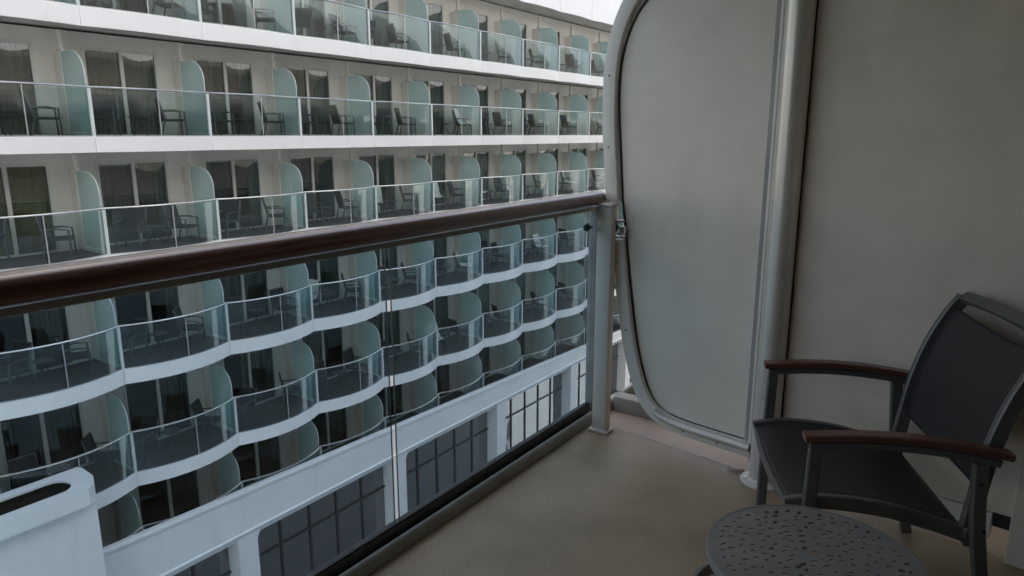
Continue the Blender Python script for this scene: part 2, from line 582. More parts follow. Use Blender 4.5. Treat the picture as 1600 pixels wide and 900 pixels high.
child(MB().box((-4, 1.540, 0.036), (2.86, 1.572, 0.074), 0.002), 'bottom_channel', 'channel', bal)
child(MB().box((-4, 1.552, 0.006), (2.86, 1.560, 0.035)), 'dark_gap_plate', 'gasket', bal)  # black plate added so no light shows through the gap under the channel
child(MB().box((-4, 1.5405, 0.0745), (2.86, 1.561, 0.080), 0.0015), 'gasket', 'gasket', bal)
for (x0, x1) in ((-1.40, 1.5295), (1.5525, 2.868)):
    child(MB().box((x0, 1.545, 0.079), (x1, 1.555, 1.02), 0.0015), 'glass_pane', 'near_glass', bal)
for x in (1.5305, 1.5515):
    child(MB().box((x - 0.0008, 1.5475, 0.081), (x + 0.0008, 1.5525, 1.015)), 'pane_edge_seal', 'channel', bal)
# end post
px, py = 2.765, 1.425
post = child(MB().box((px - 0.026, py - 0.036, 0.010), (px + 0.026, py + 0.036, 1.048), 0.006), 'post', 'partition_frame', bal, True)
child(MB().box((px - 0.030, py - 0.040, 1.0485), (px + 0.030, py + 0.040, 1.062), 0.004), 'post_cap', 'pole', bal, True)
child(MB().box((px - 0.040, py - 0.050, 0.0), (px + 0.035, py + 0.048, 0.014), 0.005), 'post_foot', 'partition_frame', bal, True)
child(MB().box((2.870, 1.530, 0.012), (2.895, 1.572, 1.046), 0.004), 'end_stile', 'kerb', bal)
kn = MB()
kn.lathe([(0.006, 0), (0.006, 0.03), (0.014, 0.032), (0.017, 0.04), (0.014, 0.05), (0.008, 0.053)], (0, 0, 0), 14)
kn.xform(Matrix.Translation((px - 0.02, py + 0.065, 0.955)) @ Matrix.Rotation(R(-90), 4, 'Y'))
child(kn, 'clamp_knob', 'black_plastic', bal, True)

# ------------------------------------------------------------------ partition at the end of the balcony
DP = Vector((2.69, 0.663, 0.0))
du = Vector((0.1392, 0.9903, 0.0)).normalized()
dn = Vector((-0.9903, 0.1392, 0.0)).normalized()
part = empty('partition', DP, math.atan2(du.y, du.x))        # local x = outboard, local y = away from the viewer's side
tag(part, 'pale grey rounded partition panel in a bent metal frame beyond the handrail end', 'partition')
# local frame: x = s (outboard); y = -d (d towards the camera); z
def flip(mb):
    mb.xform(Matrix.Diagonal((1, -1, 1, 1)))
    bmesh.ops.reverse_faces(mb.bm, faces=mb.bm.faces[:])
    return mb
def pchild(mb, name, mat, parent=part, smooth=False):
    o = flip(mb).build(name, mat, None, smooth)
    o.parent = parent
    return o
def smooth_path(pts, sub=4):
    """Catmull-Rom through 2D points."""
    out = []
    n = len(pts)
    for i in range(n - 1):
        p0, p1, p2, p3 = pts[max(i - 1, 0)], pts[i], pts[i + 1], pts[min(i + 2, n - 1)]
        for k in range(sub):
            t = k / sub
            out.append(tuple(0.5 * (2 * p1[c] + (p2[c] - p0[c]) * t + (2 * p0[c] - 5 * p1[c] + 4 * p2[c] - p3[c]) * t * t + (3 * p1[c] - p0[c] - 3 * p2[c] + p3[c]) * t ** 3) for c in range(len(p1))))
    out.append(tuple(pts[-1]))
    return out
outer_up = [(0.800, 1.068), (0.813, 1.22), (0.828, 1.38), (0.830, 1.58), (0.815, 1.71), (0.778, 1.83), (0.715, 1.93), (0.61, 2.01), (0.46, 2.045), (0.06, 2.05)]
outer_lo = [(0.764, 0.896), (0.730, 0.668), (0.688, 0.447), (0.640, 0.285), (0.590, 0.185), (0.525, 0.122), (0.44, 0.092), (0.32, 0.082), (0.058, 0.080)]
def offset_path(p, d):
    out = []
    for i in range(len(p)):
        a, b = p[max(i - 1, 0)], p[min(i + 1, len(p) - 1)]
        tx, tz = b[0] - a[0], b[1] - a[1]
        L = math.hypot(tx, tz)
        out.append((p[i][0] - tz / L * d, p[i][1] + tx / L * d))
    return out
def strip(p, q, y0, y1):
    """solid between outline p and outline q (same length), thickness y0..y1 (local y)."""
    v, f = [], []
    n = len(p)
    for a, b in zip(p, q):
        v += [(a[0], y0, a[1]), (b[0], y0, b[1]), (b[0], y1, b[1]), (a[0], y1, a[1])]
    for i in range(n - 1):
        for j in range(4):
            f.append((4 * i + j, 4 * i + (j + 1) % 4, 4 * i + 4 + (j + 1) % 4, 4 * i + 4 + j))
    f += [(0, 1, 2, 3), (4 * n - 1, 4 * n - 2, 4 * n - 3, 4 * n - 4)]
    mb = MB().quads(v, f)
    es = [e for e in mb.bm.edges if len(e.link_faces) == 2 and e.calc_face_angle(0) > 0.9]
    bmesh.ops.bevel(mb.bm, geom=es, offset=0.007, segments=2, profile=0.5, affect='EDGES')
    return mb
ou = smooth_path(outer_up)
ol = smooth_path(outer_lo)
up_in = offset_path(ou, 0.066)
lo_in = offset_path(ol, -0.062)
pchild(strip(ou, up_in, 0.0, 0.058), 'frame', 'partition_frame', part, True)
pchild(strip(ol, lo_in, 0.0, 0.058), 'frame', 'partition_frame', part, True)
# rounded bead tube laid along the lower inner edge of the frame
bp_ = [(a[0], -0.004, a[1]) for a in offset_path(ol, -0.046)[20:]]
pchild(MB().tube(bp_, 0.017, 12, (0, 1, 0)), 'frame_tube', 'pole', part, True)
# panel
pan_edge = [(0.722, 1.068), (0.742, 1.30), (0.755, 1.45), (0.757, 1.58), (0.745, 1.68), (0.715, 1.775), (0.663, 1.86), (0.585, 1.925), (0.46, 1.962), (0.088, 1.97)]
pan_lo = [(0.096, 0.140), (0.32, 0.142), (0.425, 0.150), (0.485, 0.168), (0.54, 0.222), (0.585, 0.326), (0.625, 0.47), (0.665, 0.70), (0.695, 0.90)]
pe = smooth_path(pan_lo, 3) + smooth_path(pan_edge, 3)
pchild(MB().prism(pe, 'y', 0.030, 0.062), 'panel', 'partition', part)
# black gasket and broken light sealant bead around the panel
ge = [(s + 0.003, z) for s, z in pe]
g_out = [(a[0], 0.0285, a[1]) for a in ge]
pchild(MB().tube(g_out, 0.0055, 6, (0, 1, 0)), 'gasket', 'gasket', part, True)
bead_path = smooth_path(pan_edge, 3)
seg_i = 0
while seg_i < len(bead_path) - 8:
    L = random.choice((3, 4, 5))
    sub = bead_path[seg_i:seg_i + L]
    if len(sub) > 1:
        pchild(MB().tube([(a[0] + 0.010, 0.022, a[1]) for a in sub], 0.0042, 6, (0, 1, 0)), 'sealant_bead', 'bead', part, True)
    seg_i += L - 1 + random.choice((0, 0, 1))
lo_bead = smooth_path(pan_lo, 3)
for a0 in (13, 16, 19, 22):
    sub = lo_bead[a0:a0 + 2]
    pchild(MB().tube([(a[0] + 0.011, 0.022, a[1]) for a in sub], 0.0034, 6, (0, 1, 0)), 'sealant_bead', 'bead', part, True)
# inboard stile of the panel: two flat bars with a dark joint
pchild(MB().box((0.076, 0.020, 0.10), (0.094, 0.066, 2.05), 0.003), 'stile', 'kerb')
pchild(MB().box((0.0595, 0.010, 0.06), (0.0735, 0.066, 2.05), 0.003), 'stile', 'partition_frame')
pchild(MB().box((0.0520, 0.010, 0.05), (0.0590, 0.066, 2.28)), 'joint', 'gasket')
for (sx_, sz_) in ((0.36, 0.104), (0.20, 0.102), (0.668, 0.50), (0.725, 0.80), (0.790, 1.30), (0.797, 1.60)):
    pchild(MB().lathe([(0.0045, 0), (0.0045, 0.0015), (0.003, 0.0025)], (0, 0, 0), 10).xform(Matrix.Translation((sx_, 0.0005, sz_)) @ Matrix.Rotation(R(90), 4, 'X')), 'screw', 'channel')
# latch bracket in the notch of the frame at handrail height
br_ = pchild(MB().box((0.708, 0.012, 0.90), (0.755, 0.050, 1.066), 0.004), 'latch_bracket', 'clear_acrylic')
pchild(MB().lathe([(0.004, 0), (0.024, 0.001), (0.026, 0.008), (0.024, 0.016), (0.008, 0.018)], (0, 0, 0), 16).xform(Matrix.Translation((0.752, 0.008, 0.955)) @ Matrix.Rotation(R(90), 4, 'X')), 'latch_disc', 'channel', part, True)
pchild(MB().tube([(0.756, 0.0, 0.975), (0.735, -0.012, 0.982), (0.690, -0.010, 0.986)], 0.007, 8), 'latch_arm', 'chrome', part, True)
pchild(MB().box((0.690, 0.002, 0.925), (0.722, 0.014, 0.962), 0.003), 'latch_plate', 'chrome')
pchild(MB().tube([(0.755, 0.004, 0.915), (0.690, 0.004, 0.912)], 0.005, 8), 'latch_bolt', 'chrome', part, True)

# round pole and its flange
pole = empty('pole', DP)
tag(pole, 'grey round steel pole with flange between partition panel and end wall', 'pole')
pole.rotation_euler = part.rotation_euler
pm = MB().lathe([(0.051, 0.006), (0.0505, 0.2), (0.0505, 1.2), (0.0505, 2.285)], (0, 0, 0), 40)
o = pm.build('shaft', 'pole', None, True)
o.parent = pole
o = MB().lathe([(0.082, 0.0), (0.082, 0.008), (0.078, 0.011), (0.058, 0.012), (0.054, 0.018), (0.0515, 0.021)], (0, 0, 0), 32).build('flange', 'partition_frame', None, True)
o.parent = pole
for a in (40, 150, 250, 330):
    o = MB().lathe([(0.006, 0), (0.006, 0.005), (0.004, 0.007)], (0.069 * math.cos(R(a)), 0.069 * math.sin(R(a)), 0.011), 8).build('bolt', 'chrome')
    o.parent = pole

# end wall inboard of the pole
ew = empty('end_wall', DP)
ew.rotation_euler = part.rotation_euler
tag(ew, 'plain grey painted end wall behind the armchair', 'wall')
def wchild(mb, name, mat, smooth=False):
    o = flip(mb).build(name, mat, None, smooth)
    o.parent = ew
    return o
wchild(MB().box((-1.62, 0.030, 0.150), (-0.054, 0.075, 2.28)), 'panel', 'end_wall')
wchild(MB().box((-0.0495, 0.052, 0.02), (0.0465, 0.075, 2.28)), 'backing_strip', 'gasket')
wchild(MB().box((-0.0535, 0.027, 0.05), (-0.0495, 0.070, 2.28)), 'seam_strip', 'bead')
wchild(MB().box((-0.757, 0.024, 0.058), (-0.054, 0.075, 0.146), 0.004), 'bottom_rail', 'partition_frame')
wchild(MB().box((-1.62, 0.000, 0.0), (-0.808, 0.029, 2.28), 0.004), 'pilaster', 'end_wall')
wchild(MB().box((-0.806, 0.034, 0.10), (-0.759, 0.07, 0.146)), 'drain_slot', 'gasket')
pt = []
for i in range(16):
    a = math.pi * i / 15
    pt.append((0.125 + 0.034 * math.cos(a), 0.033 - 0.028 * math.sin(a)))
pchild(MB().prism(pt, 'z', 0.0, 0.012, bev=0.003), 'floor_patch', 'base_pink')
# thin bright sealant line at the foot of the coaming
pchild(MB().tube([(0.66, 0.036, 0.0), (0.50, 0.036, 0.0), (0.38, 0.036, 0.0), (0.17, 0.036, 0.0)], 0.0022, 6), 'sealant_line', 'bead')

# white deck-edge upstand of the next balcony, seen through the gap
o = MB().box((3.02, 1.20, -0.003), (3.10, 1.49, 0.075), 0.006).build('kerb', 'kerb')
tag(o, kind='structure')
# ------------------------------------------------------------------ the ship alongside
ship = empty('cruise_ship', (16, 16.7, -27))
tag(ship, 'white cruise ship moored alongside with rows of glass-fronted balconies', 'ship')
SI = Matrix.Translation((-16, -16.7, 27))
def sput(o, parent=ship):
    o.parent = parent
    if parent is ship:
        o.matrix_parent_inverse = SI
    return o
Y0, YW, YB = 16.7, 18.1, 21.5             # rail line, cabin wall, back of the cabins
X0, PX = 7.76, 2.815                      # balcony grid along the ship
K0, K1 = -3, 15                           # node range
ROWS = [('T', 6.90, 0.40, 0.12), ('A1', 4.03, 0.40, 0.12), ('A', 1.31, 0.38, 0.15), ('B', -1.34, 0.38, 0.30), ('C', -4.10, 0.40, 0.36), ('D', -6.76, 0.39, 0.36), ('E', -9.28, 0.38, 0.36)]
RAILH = 1.06
NS = 8
def bulge(t, b):
    return Y0 - b * (1 - (2 * t - 1) ** 2)
def nodex(k):
    return X0 + PX * k

def arc_strip(b, t0, t1, z0, z1, y_in, thick, n=NS, gap=0.0):
    """curved slab following one scallop between parameters t0..t1 (local x from node)."""
    v, f = [], []
    for i in range(n + 1):
        t = t0 + (t1 - t0) * i / n
        x = t * PX
        if i == 0:
            x += gap
        if i == n:
            x -= gap
        y = bulge(t, b) - Y0 + y_in
        v += [(x, y, z0), (x, y + thick, z0), (x, y + thick, z1), (x, y, z1)]
    for i in range(n):
        for j in range(4):
            f.append((4 * i + j, 4 * i + (j + 1) % 4, 4 * i + 4 + (j + 1) % 4, 4 * i + 4 + j))
    f += [(0, 1, 2, 3), (4 * n + 3, 4 * n + 2, 4 * n + 1, 4 * n)]
    return MB().quads(v, f)

def inst(name, me, loc, parent=ship):
    o = bpy.data.objects.new(name, me)
    COL.objects.link(o)
    o.location = loc
    sput(o, parent)
    return o
def mesh_of(mb, name, mats, smooth=False):
    me = mb.mesh(name)
    for m in (mats if isinstance(mats, (list, tuple)) else [mats]):
        me.materials.append(M[m])
    if smooth:
        shade(me)
    return me

def wavy(x0, x1, z0, z1, amp, per, y):
    """hanging curtain with folds and a little thickness."""
    n = max(6, int((x1 - x0) / per * 6))
    v, f = [], []
    ph = random.random() * 6
    for i in range(n + 1):
        x = x0 + (x1 - x0) * i / n
        yy = y + amp * math.sin(2 * math.pi * (x - x0) / per + ph) + amp * 0.4 * math.sin(5.1 * (x - x0) / per)
        v += [(x, yy, z0), (x, yy, z1), (x, yy + 0.012, z1), (x, yy + 0.012, z0)]
    for i in range(n):
        for j in range(4):
            f.append((4 * i + j, 4 * i + (j + 1) % 4, 4 * i + 4 + (j + 1) % 4, 4 * i + 4 + j))
    f += [(0, 3, 2, 1), (4 * n, 4 * n + 1, 4 * n + 2, 4 * n + 3)]
    return MB().quads(v, f)

DX0, DX1, DH = 0.60, 2.38, 2.06           # sliding door opening inside a bay
# shared meshes -----------------------------------------------------
me_fin = mesh_of(MB().box((-0.028, -0.34, 0.02), (0.028, 0.0, 1.86), 0.006), 'divider_fin', 'cabin_wall')
dp = [(-1.32, 0.10), (-0.345, 0.10), (-0.345, 1.86), (-0.80, 1.86)]
for i in range(9):
    a = R(90 + 90 * i / 8)
    dp.append((-0.80 + 0.52 * math.cos(a), 1.34 + 0.52 * math.sin(a)))
dp = dp[:4] + dp[5:]
me_frost = mesh_of(MB().prism(dp, 'x', -0.009, 0.009), 'frosted_pane', 'far_frost')
fr_rim = [(0.0, p[0], p[1]) for p in [(-1.32, 0.10)] + dp[:3:-1][0:0] + [(-1.32, 1.34)] + [(-0.80 + 0.52 * math.cos(R(180 - 90 * i / 8)), 1.34 + 0.52 * math.sin(R(180 - 90 * i / 8))) for i in range(1, 9)] + [(-0.35, 1.86)]]
me_rim = mesh_of(MB().tube(fr_rim, 0.014, 6, (1, 0, 0)), 'pane_rim', 'post_white', True)
me_foot = mesh_of(MB().box((-0.02, -1.33, 0.0), (0.02, -0.345, 0.09), 0.004), 'divider_foot', 'post_white')
me_brk = mesh_of(MB().box((-0.035, -0.40, 1.865), (0.035, -0.29, 2.33), 0.01).box((-0.05, -0.46, 1.865), (0.05, -0.24, 1.92), 0.008), 'ceiling_bracket', 'cabin_wall')
me_node = mesh_of(MB().box((-0.036, -0.028, -0.02), (0.036, 0.028, RAILH - 0.02), 0.006), 'rail_post', 'post_white')
me_mid = mesh_of(MB().box((-0.011, -0.012, -0.02), (0.011, 0.018, RAILH - 0.02), 0.004), 'mid_post', 'rail_metal')
fm = MB()
fm.box((DX0, -0.045, 0.03), (DX0 + 0.06, 0.055, DH)).box((DX1 - 0.06, -0.045, 0.03), (DX1, 0.055, DH))
fm.box((DX0, -0.048, DH - 0.07), (DX1, 0.055, DH)).box((DX0, -0.05, 0.0), (DX1, 0.06, 0.05))
fm.box(((DX0 + DX1) / 2 - 0.045, -0.040, 0.05), ((DX0 + DX1) / 2 + 0.045, 0.05, DH - 0.07))
me_dframe = mesh_of(fm, 'frame', 'door_frame')
mid = (DX0 + DX1) / 2
me_pane = [mesh_of(MB().box((DX0 + 0.06, 0.004, 0.05), (mid - 0.045, 0.012, DH - 0.07)), 'pane', 'door_glass'),
           mesh_of(MB().box((mid + 0.045, -0.022, 0.05), (DX1 - 0.06, -0.014, DH - 0.07)), 'pane', 'door_glass')]
curt = []
for wv in ((0.02, 0.62), (0.02, 0.95), (0.02, 0.30), (0.02, 1.74), (0.75, 1.76), (1.10, 1.76), (1.45, 1.76)):
    curt.append(mesh_of(wavy(DX0 + wv[0], DX0 + wv[1], 0.04, DH + 0.1, 0.028, 0.115, 0.17), 'curtain', 'curtain', True))
olive = mesh_of(wavy(DX0, DX1, 0.04, DH + 0.1, 0.012, 0.3, 0.15), 'curtain', 'curtain_olive', True)

XA, XB = nodex(K0), nodex(K1)
for ri, (row, zf, fh, b) in enumerate(ROWS):
    ceil_h = (ROWS[ri - 1][1] - ROWS[ri - 1][2] - zf) if ri else 2.33
    # deck slab: carpet on top, painted soffit below, scalloped edge
    pts = []
    for k in range(K0, K1):
        for i in range(NS):
            t = i / NS
            pts.append((nodex(k) + t * PX, bulge(t, b) + 0.03))
    pts.append((XB, Y0 + 0.03))
    pts += [(XB, YB), (XA, YB)]
    sl = MB().prism(pts, 'z', zf - fh + 0.10, zf - 0.006)
    sl.bm.faces.ensure_lookup_table()
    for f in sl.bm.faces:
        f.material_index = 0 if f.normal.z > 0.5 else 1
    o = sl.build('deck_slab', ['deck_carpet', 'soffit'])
    sput(o)
    me_fascia = mesh_of(arc_strip(b, 0, 1, -fh + (0.0 if row in ('T', 'A1') else 0.035), 1.12 if row == 'T' else 0.0, -0.03, 0.055, NS, 0.010 if row == 'T' else 0.004), 'fascia_panel', 'fascia', True)
    me_edge = mesh_of(arc_strip(b, 0, 1, 0.002, 0.022, 0.0, 0.04, NS), 'glass_shoe', 'rail_metal')
    split = 0.52
    me_gp = [mesh_of(arc_strip(b, 0, split, 0.024, RAILH - 0.04, 0.010, 0.010, 5, 0.05), 'balustrade_pane', 'far_glass', True),
             mesh_of(arc_strip(b, split, 1, 0.024, RAILH - 0.04, 0.010, 0.010, 5, 0.02), 'balustrade_pane', 'far_glass', True)]
    # handrail of the row
    path = []
    for k in range(K0, K1):
        for i in range(NS):
            t = i / NS
            path.append((nodex(k) + t * PX, bulge(t, b), zf + RAILH))
    path.append((XB, Y0, zf + RAILH))
    if row == 'T':
        path = [(p[0], p[1], p[2] + 0.11) for p in path]
    o = MB().tube(path, 0.031, 8, sy=0.8).build('handrail', 'rail_metal', None, True)
    sput(o)
    # cabin wall with door openings
    wl_ = MB()
    for k in range(K0, K1):
        x = nodex(k)
        wl_.box((x - (PX - DX1) + 0.0, YW, zf), (x + DX0, YW + 0.12, zf + DH))
    wl_.box((XA - (PX - DX1), YW + 0.001, zf + DH), (XB, YW + 0.12, zf + ceil_h + 0.05))
    o = wl_.build('cabin_wall', 'cabin_wall')
    sput(o)
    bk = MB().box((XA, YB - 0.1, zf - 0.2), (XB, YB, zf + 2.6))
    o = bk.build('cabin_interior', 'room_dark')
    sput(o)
    for k in range(K0, K1):
        x = nodex(k)
        inst('fascia_panel', me_fascia, (x, Y0, zf))
        if row != 'T':
            inst('glass_shoe', me_edge, (x, Y0, zf))
            for m_ in me_gp:
                inst('balustrade_pane', m_, (x, Y0, zf))
            inst('rail_post', me_node, (x, Y0 + 0.005, zf))
            inst('mid_post', me_mid, (x + split * PX, bulge(split, b) + 0.01, zf))
        d = inst('divider', me_fin, (x, YW, zf))
        for nm, me_ in (('frosted_pane', me_frost), ('pane_rim', me_rim), ('divider_foot', me_foot), ('ceiling_bracket', me_brk)):
            q = bpy.data.objects.new(nm, me_)
            COL.objects.link(q)
            q.parent = d
        if row in 'T' and k < 3:
            continue
        dr = inst('sliding_door', me_dframe, (x, YW + 0.03, zf))
        kids = [('pane', m_) for m_ in me_pane]
        if row == 'B' and k == -1:
            kids.append(('curtain', olive))
        else:
            rr = random.random()
            if rr < 0.16:
                kids.append(('curtain', curt[3]))
            else:
                if rr < 0.72:
                    kids.append(('curtain', random.choice(curt[:3])))
                if rr > 0.34:
                    kids.append(('curtain', random.choice(curt[4:])))
        for nm, me_ in kids:
            q = bpy.data.objects.new(nm, me_)
            COL.objects.link(q)
            q.parent = dr
# superstructure above the frame
for i in range(4):
    z = 9.6 + 2.75 * i
    sput(MB().box((XA, Y0 - 0.03, z - 0.4), (XB, YB, z)).build('upper_deck', 'hull_white'))
    if i < 3:
        sput(MB().box((XA, YW, z), (XB, YW + 0.1, z + 2.4)).build('upper_wall', 'cabin_wall'))

# promenade: sloping bulwark, moulding, pillars and tall windows
BXL, BXR = 6.27, XB
def bz(x):
    return -8.31 - 0.033 * (x - 16.7)
YP = 16.0
ZL = -9.30
v = [(BXL, YP, bz(BXL) - 0.10), (BXR, YP, bz(BXR) - 0.10), (BXR, YP, ZL), (BXL, YP, ZL)]
v += [(a[0], YP + 0.10, a[2]) for a in v]
sput(MB().quads(v, [(0, 1, 2, 3), (7, 6, 5, 4), (0, 4, 5, 1), (1, 5, 6, 2), (2, 6, 7, 3), (3, 7, 4, 0)]).build('bulwark', 'hull_white'))
cp = MB()
cp.sweep([(BXL, YP + 0.05, bz(BXL) - 0.05), (BXR, YP + 0.05, bz(BXR) - 0.05)], [(-0.10, -0.045), (-0.10, 0.03), (-0.085, 0.045), (0.085, 0.045), (0.10, 0.03), (0.10, -0.045)])
sput(cp.build('bulwark_cap', 'fascia', None, True))
lp = MB().tube([(BXL, YP - 0.005, ZL - 0.03), (BXR, YP - 0.005, ZL - 0.03)], 0.045, 10)
sput(lp.build('moulding', 'fascia', None, True))
sput(MB().box((BXL, YP + 0.101, -9.55), (BXR, Y0 + 0.2, -9.42)).build('window_head', 'hull_white'))
PIL = [4.2 + 5.98 * i for i in range(8)]
for i, xp in enumerate(PIL):
    m_ = MB()
    hw = 0.30
    # pillar with flared head
    out = [(xp - hw, -12.6), (xp + hw, -12.6), (xp + hw, -9.70), (xp + hw + 0.06, -9.55), (xp + hw + 0.20, -9.40), (xp + hw + 0.38, -9.335), (xp - hw - 0.1, -9.335), (xp - hw, -9.45)]
    m_.prism(out, 'y', YP + 0.012, YP + 0.55)
    sput(m_.build('pillar', 'hull_white'))
    xa, xb = xp + hw, xp + 5.98 - hw
    n = 5
    wpx = (xb - xa) / n
    if xb > XB:
        continue
    for c in range(n):
        for (z0, z1) in ((-12.6, -10.62), (-10.56, -9.425)):
            o = MB().box((xa + c * wpx + 0.03, YP + 0.50, z0), (xa + (c + 1) * wpx - 0.03, YP + 0.51, z1)).build('promenade_window', 'prom_glass')
            sput(o)
    for c in range(1, n):
        sput(MB().box((xa + c * wpx - 0.03, YP + 0.46, -12.6), (xa + c * wpx + 0.03, YP + 0.56, -9.425)).build('mullion', 'mullion'))
    sput(MB().box((xa, YP + 0.465, -10.62), (xb, YP + 0.555, -10.56)).build('transom', 'mullion'))
# promenade lounge interior
sput(MB().box((BXL - 4, YP + 0.56, -12.7), (XB, YB, -12.6)).build('promenade_floor', 'deck_carpet'))
sput(MB().box((BXL - 4, YB - 0.1, -12.6), (XB, YB, -9.7)).build('promenade_wall', 'base_pink'))
sput(MB().box((XA, YP, -27.4), (XB, YB, -12.7)).build('hull', 'hull_white'))
sput(MB().box((XA, YP - 0.03, -12.78), (XB, YP, -12.58), 0.01).build('rubbing_strake', 'fascia'))

# boat davit housing at the near end: overhanging top with a long rounded slot
dv = MB().box((XA, 15.34, -12.75), (6.24, 15.42, -6.295)).box((XA, 16.24, -12.75), (6.24, 16.334, -6.295)).box((6.13, 15.421, -12.75), (6.238, 16.239, -6.296)).build('davit_housing', 'hull_white')
sput(dv)
ox = [(XA, 15.08), (6.02, 15.08), (6.20, 15.22), (6.36, 15.62), (6.40, 16.20), (6.34, 16.335), (XA, 16.335)]
hole = [(0.6, 15.36)]
for i in range(13):
    a = R(-90 + 180 * i / 12)
    hole.append((5.62 + 0.30 * math.cos(a), 15.71 + 0.35 * math.sin(a)))
hole.append((0.6, 16.06))
vs = [Vector(p) for p in ox] + [Vector(p) for p in hole]
no, nh = len(ox), len(hole)
ed = [(i, (i + 1) % no) for i in range(no)] + [(no + i, no + (i + 1) % nh) for i in range(nh)]
rv, re_, rf, *_ = delaunay_2d_cdt(vs, ed, [], 0, 1e-5)
def inside(p, poly):
    c = False
    j = len(poly) - 1
    for i in range(len(poly)):
        xi, yi = poly[i][0], poly[i][1]
        xj, yj = poly[j][0], poly[j][1]
        if (yi > p[1]) != (yj > p[1]) and p[0] < (xj - xi) * (p[1] - yi) / (yj - yi) + xi:
            c = not c
        j = i
    return c
bm = bmesh.new()
bv = [bm.verts.new((p[0], p[1], -5.93)) for p in rv]
for f in rf:
    cx_ = sum(rv[i][0] for i in f) / 3
    cy_ = sum(rv[i][1] for i in f) / 3
    if inside((cx_, cy_), ox) and not inside((cx_, cy_), hole):
        bm.faces.new([bv[i] for i in f])
bmesh.ops.recalc_face_normals(bm, faces=bm.faces[:])
ext = bmesh.ops.extrude_face_region(bm, geom=bm.faces[:])
bmesh.ops.translate(bm, vec=(0, 0, -0.05), verts=[g for g in ext['geom'] if isinstance(g, bmesh.types.BMVert)])
bmesh.ops.recalc_face_normals(bm, faces=bm.faces[:])
me = bpy.data.meshes.new('davit_top')
bm.to_mesh(me)
bm.free()
me.materials.append(M['hull_white'])
top = bpy.data.objects.new('davit_top', me)
COL.objects.link(top)
sput(top)
sk = [(p[0], p[1]) for p in ox[1:6]]
skv = [(XA, 15.08)] + sk
v, f = [], []
for (a_, b_) in skv:
    v += [(a_, b_, -5.9805), (a_, b_, -6.30)]
inn = offset_path([(p[0], p[1]) for p in skv], 0.05)
for (a_, b_) in inn:
    v += [(a_, b_, -5.9805), (a_, b_, -6.30)]
n_ = len(skv)
for i in range(n_ - 1):
    f += [(2 * i, 2 * i + 1, 2 * i + 3, 2 * i + 2), (2 * n_ + 2 * i, 2 * n_ + 2 * i + 2, 2 * n_ + 2 * i + 3, 2 * n_ + 2 * i + 1), (2 * i + 1, 2 * n_ + 2 * i + 1, 2 * n_ + 2 * i + 3, 2 * i + 3), (2 * i, 2 * i + 2, 2 * n_ + 2 * i + 2, 2 * n_ + 2 * i)]
sput(MB().quads(v, f).build('davit_skirt', 'hull_white'))
sput(MB().box((XA, 15.08 + 0.051, -6.295), (6.13, 15.339, -6.275)).build('davit_soffit', 'hull_white'))
sput(MB().box((XA, 16.18, -9.0), (6.128, 16.236, -5.985)).build('slot_shade_sheet', 'mullion'))  # dark sheet put in for the shade inside the slot
sput(MB().box((XA, 15.422, -9.2), (6.128, 16.238, -9.0)).build('slot_shade_floor', 'mullion'))  # dark bottom, also standing for the slot's shade

# ------------------------------------------------------------------ furniture on the far balconies
def far_chair():
    t = empty('balcony_chair')
    sb = MB().box((-0.25, -0.22, 0.35), (0.25, 0.24, 0.40), 0.015)
    o = sb.build('seat', 'far_chair_dark'); o.parent = t
    bk = MB().box((-0.235, -0.02, -0.03), (0.235, 0.02, 0.47), 0.012).xform(Matrix.Translation((0, -0.20, 0.41)) @ Matrix.Rotation(R(14), 4, 'X'))
    o = bk.build('backrest', 'far_chair_dark'); o.parent = t
    f = MB()
    for s in (-1, 1):
        f.tube([(s * 0.25, 0.22, 0.0), (s * 0.25, 0.20, 0.57), (s * 0.25, 0.0, 0.60), (s * 0.25, -0.24, 0.585)], 0.021, 6, (1, 0, 0))
        f.tube([(s * 0.24, -0.30, 0.0), (s * 0.24, -0.21, 0.38), (s * 0.235, -0.33, 0.88)], 0.021, 6, (1, 0, 0))
    f.tube([(-0.235, -0.33, 0.88), (0.235, -0.33, 0.88)], 0.016, 6)
    f.tube([(-0.25, 0.205, 0.36), (0.25, 0.205, 0.36)], 0.014, 6)
    o = f.build('frame', 'far_chair_metal'); o.parent = t
    return t
def far_table():
    t = empty('balcony_table')
    o = MB().lathe([(0.20, 0.0), (0.215, 0.008), (0.20, 0.018)], (0, 0, 0.42), 18).build('table_top', 'far_chair_metal'); o.parent = t
    f = MB()
    for a in (30, 150, 270):
        f.tube([(0.06 * math.cos(R(a)), 0.06 * math.sin(R(a)), 0.42), (0.05 * math.cos(R(a)), 0.05 * math.sin(R(a)), 0.25), (0.19 * math.cos(R(a)), 0.19 * math.sin(R(a)), 0.0)], 0.013, 6)
    o = f.build('leg_frame', 'far_chair_dark'); o.parent = t
    return t
def towel():
    n = 9
    v, f = [], []
    for i in range(n):
        for j in range(n):
            u_, w_ = i / (n - 1), j / (n - 1)
            x = (u_ - 0.5) * 0.52
            s = w_ * 0.95
            if s < 0.40:
                y, z = 0.26 - s, 0.415 + 0.012 * math.sin(9 * u_)
            else:
                y, z = -0.155 - (s - 0.40) * 0.22, 0.43 + (s - 0.40) * 0.93
            y += 0.03 + 0.015 * math.sin(7 * u_ + 4 * w_)
            v.append((x + 0.02 * math.sin(6 * w_ + 2), y, z + 0.012 * math.sin(11 * u_ + 3 * w_)))
    for i in range(n - 1):
        for j in range(n - 1):
            f.append((i * n + j, i * n + j + 1, (i + 1) * n + j + 1, (i + 1) * n + j))
    mb = MB().quads(v, f)
    r_ = bmesh.ops.solidify(mb.bm, geom=mb.bm.faces[:], thickness=0.014)
    return mb.build('towel', 'towel', None, True)

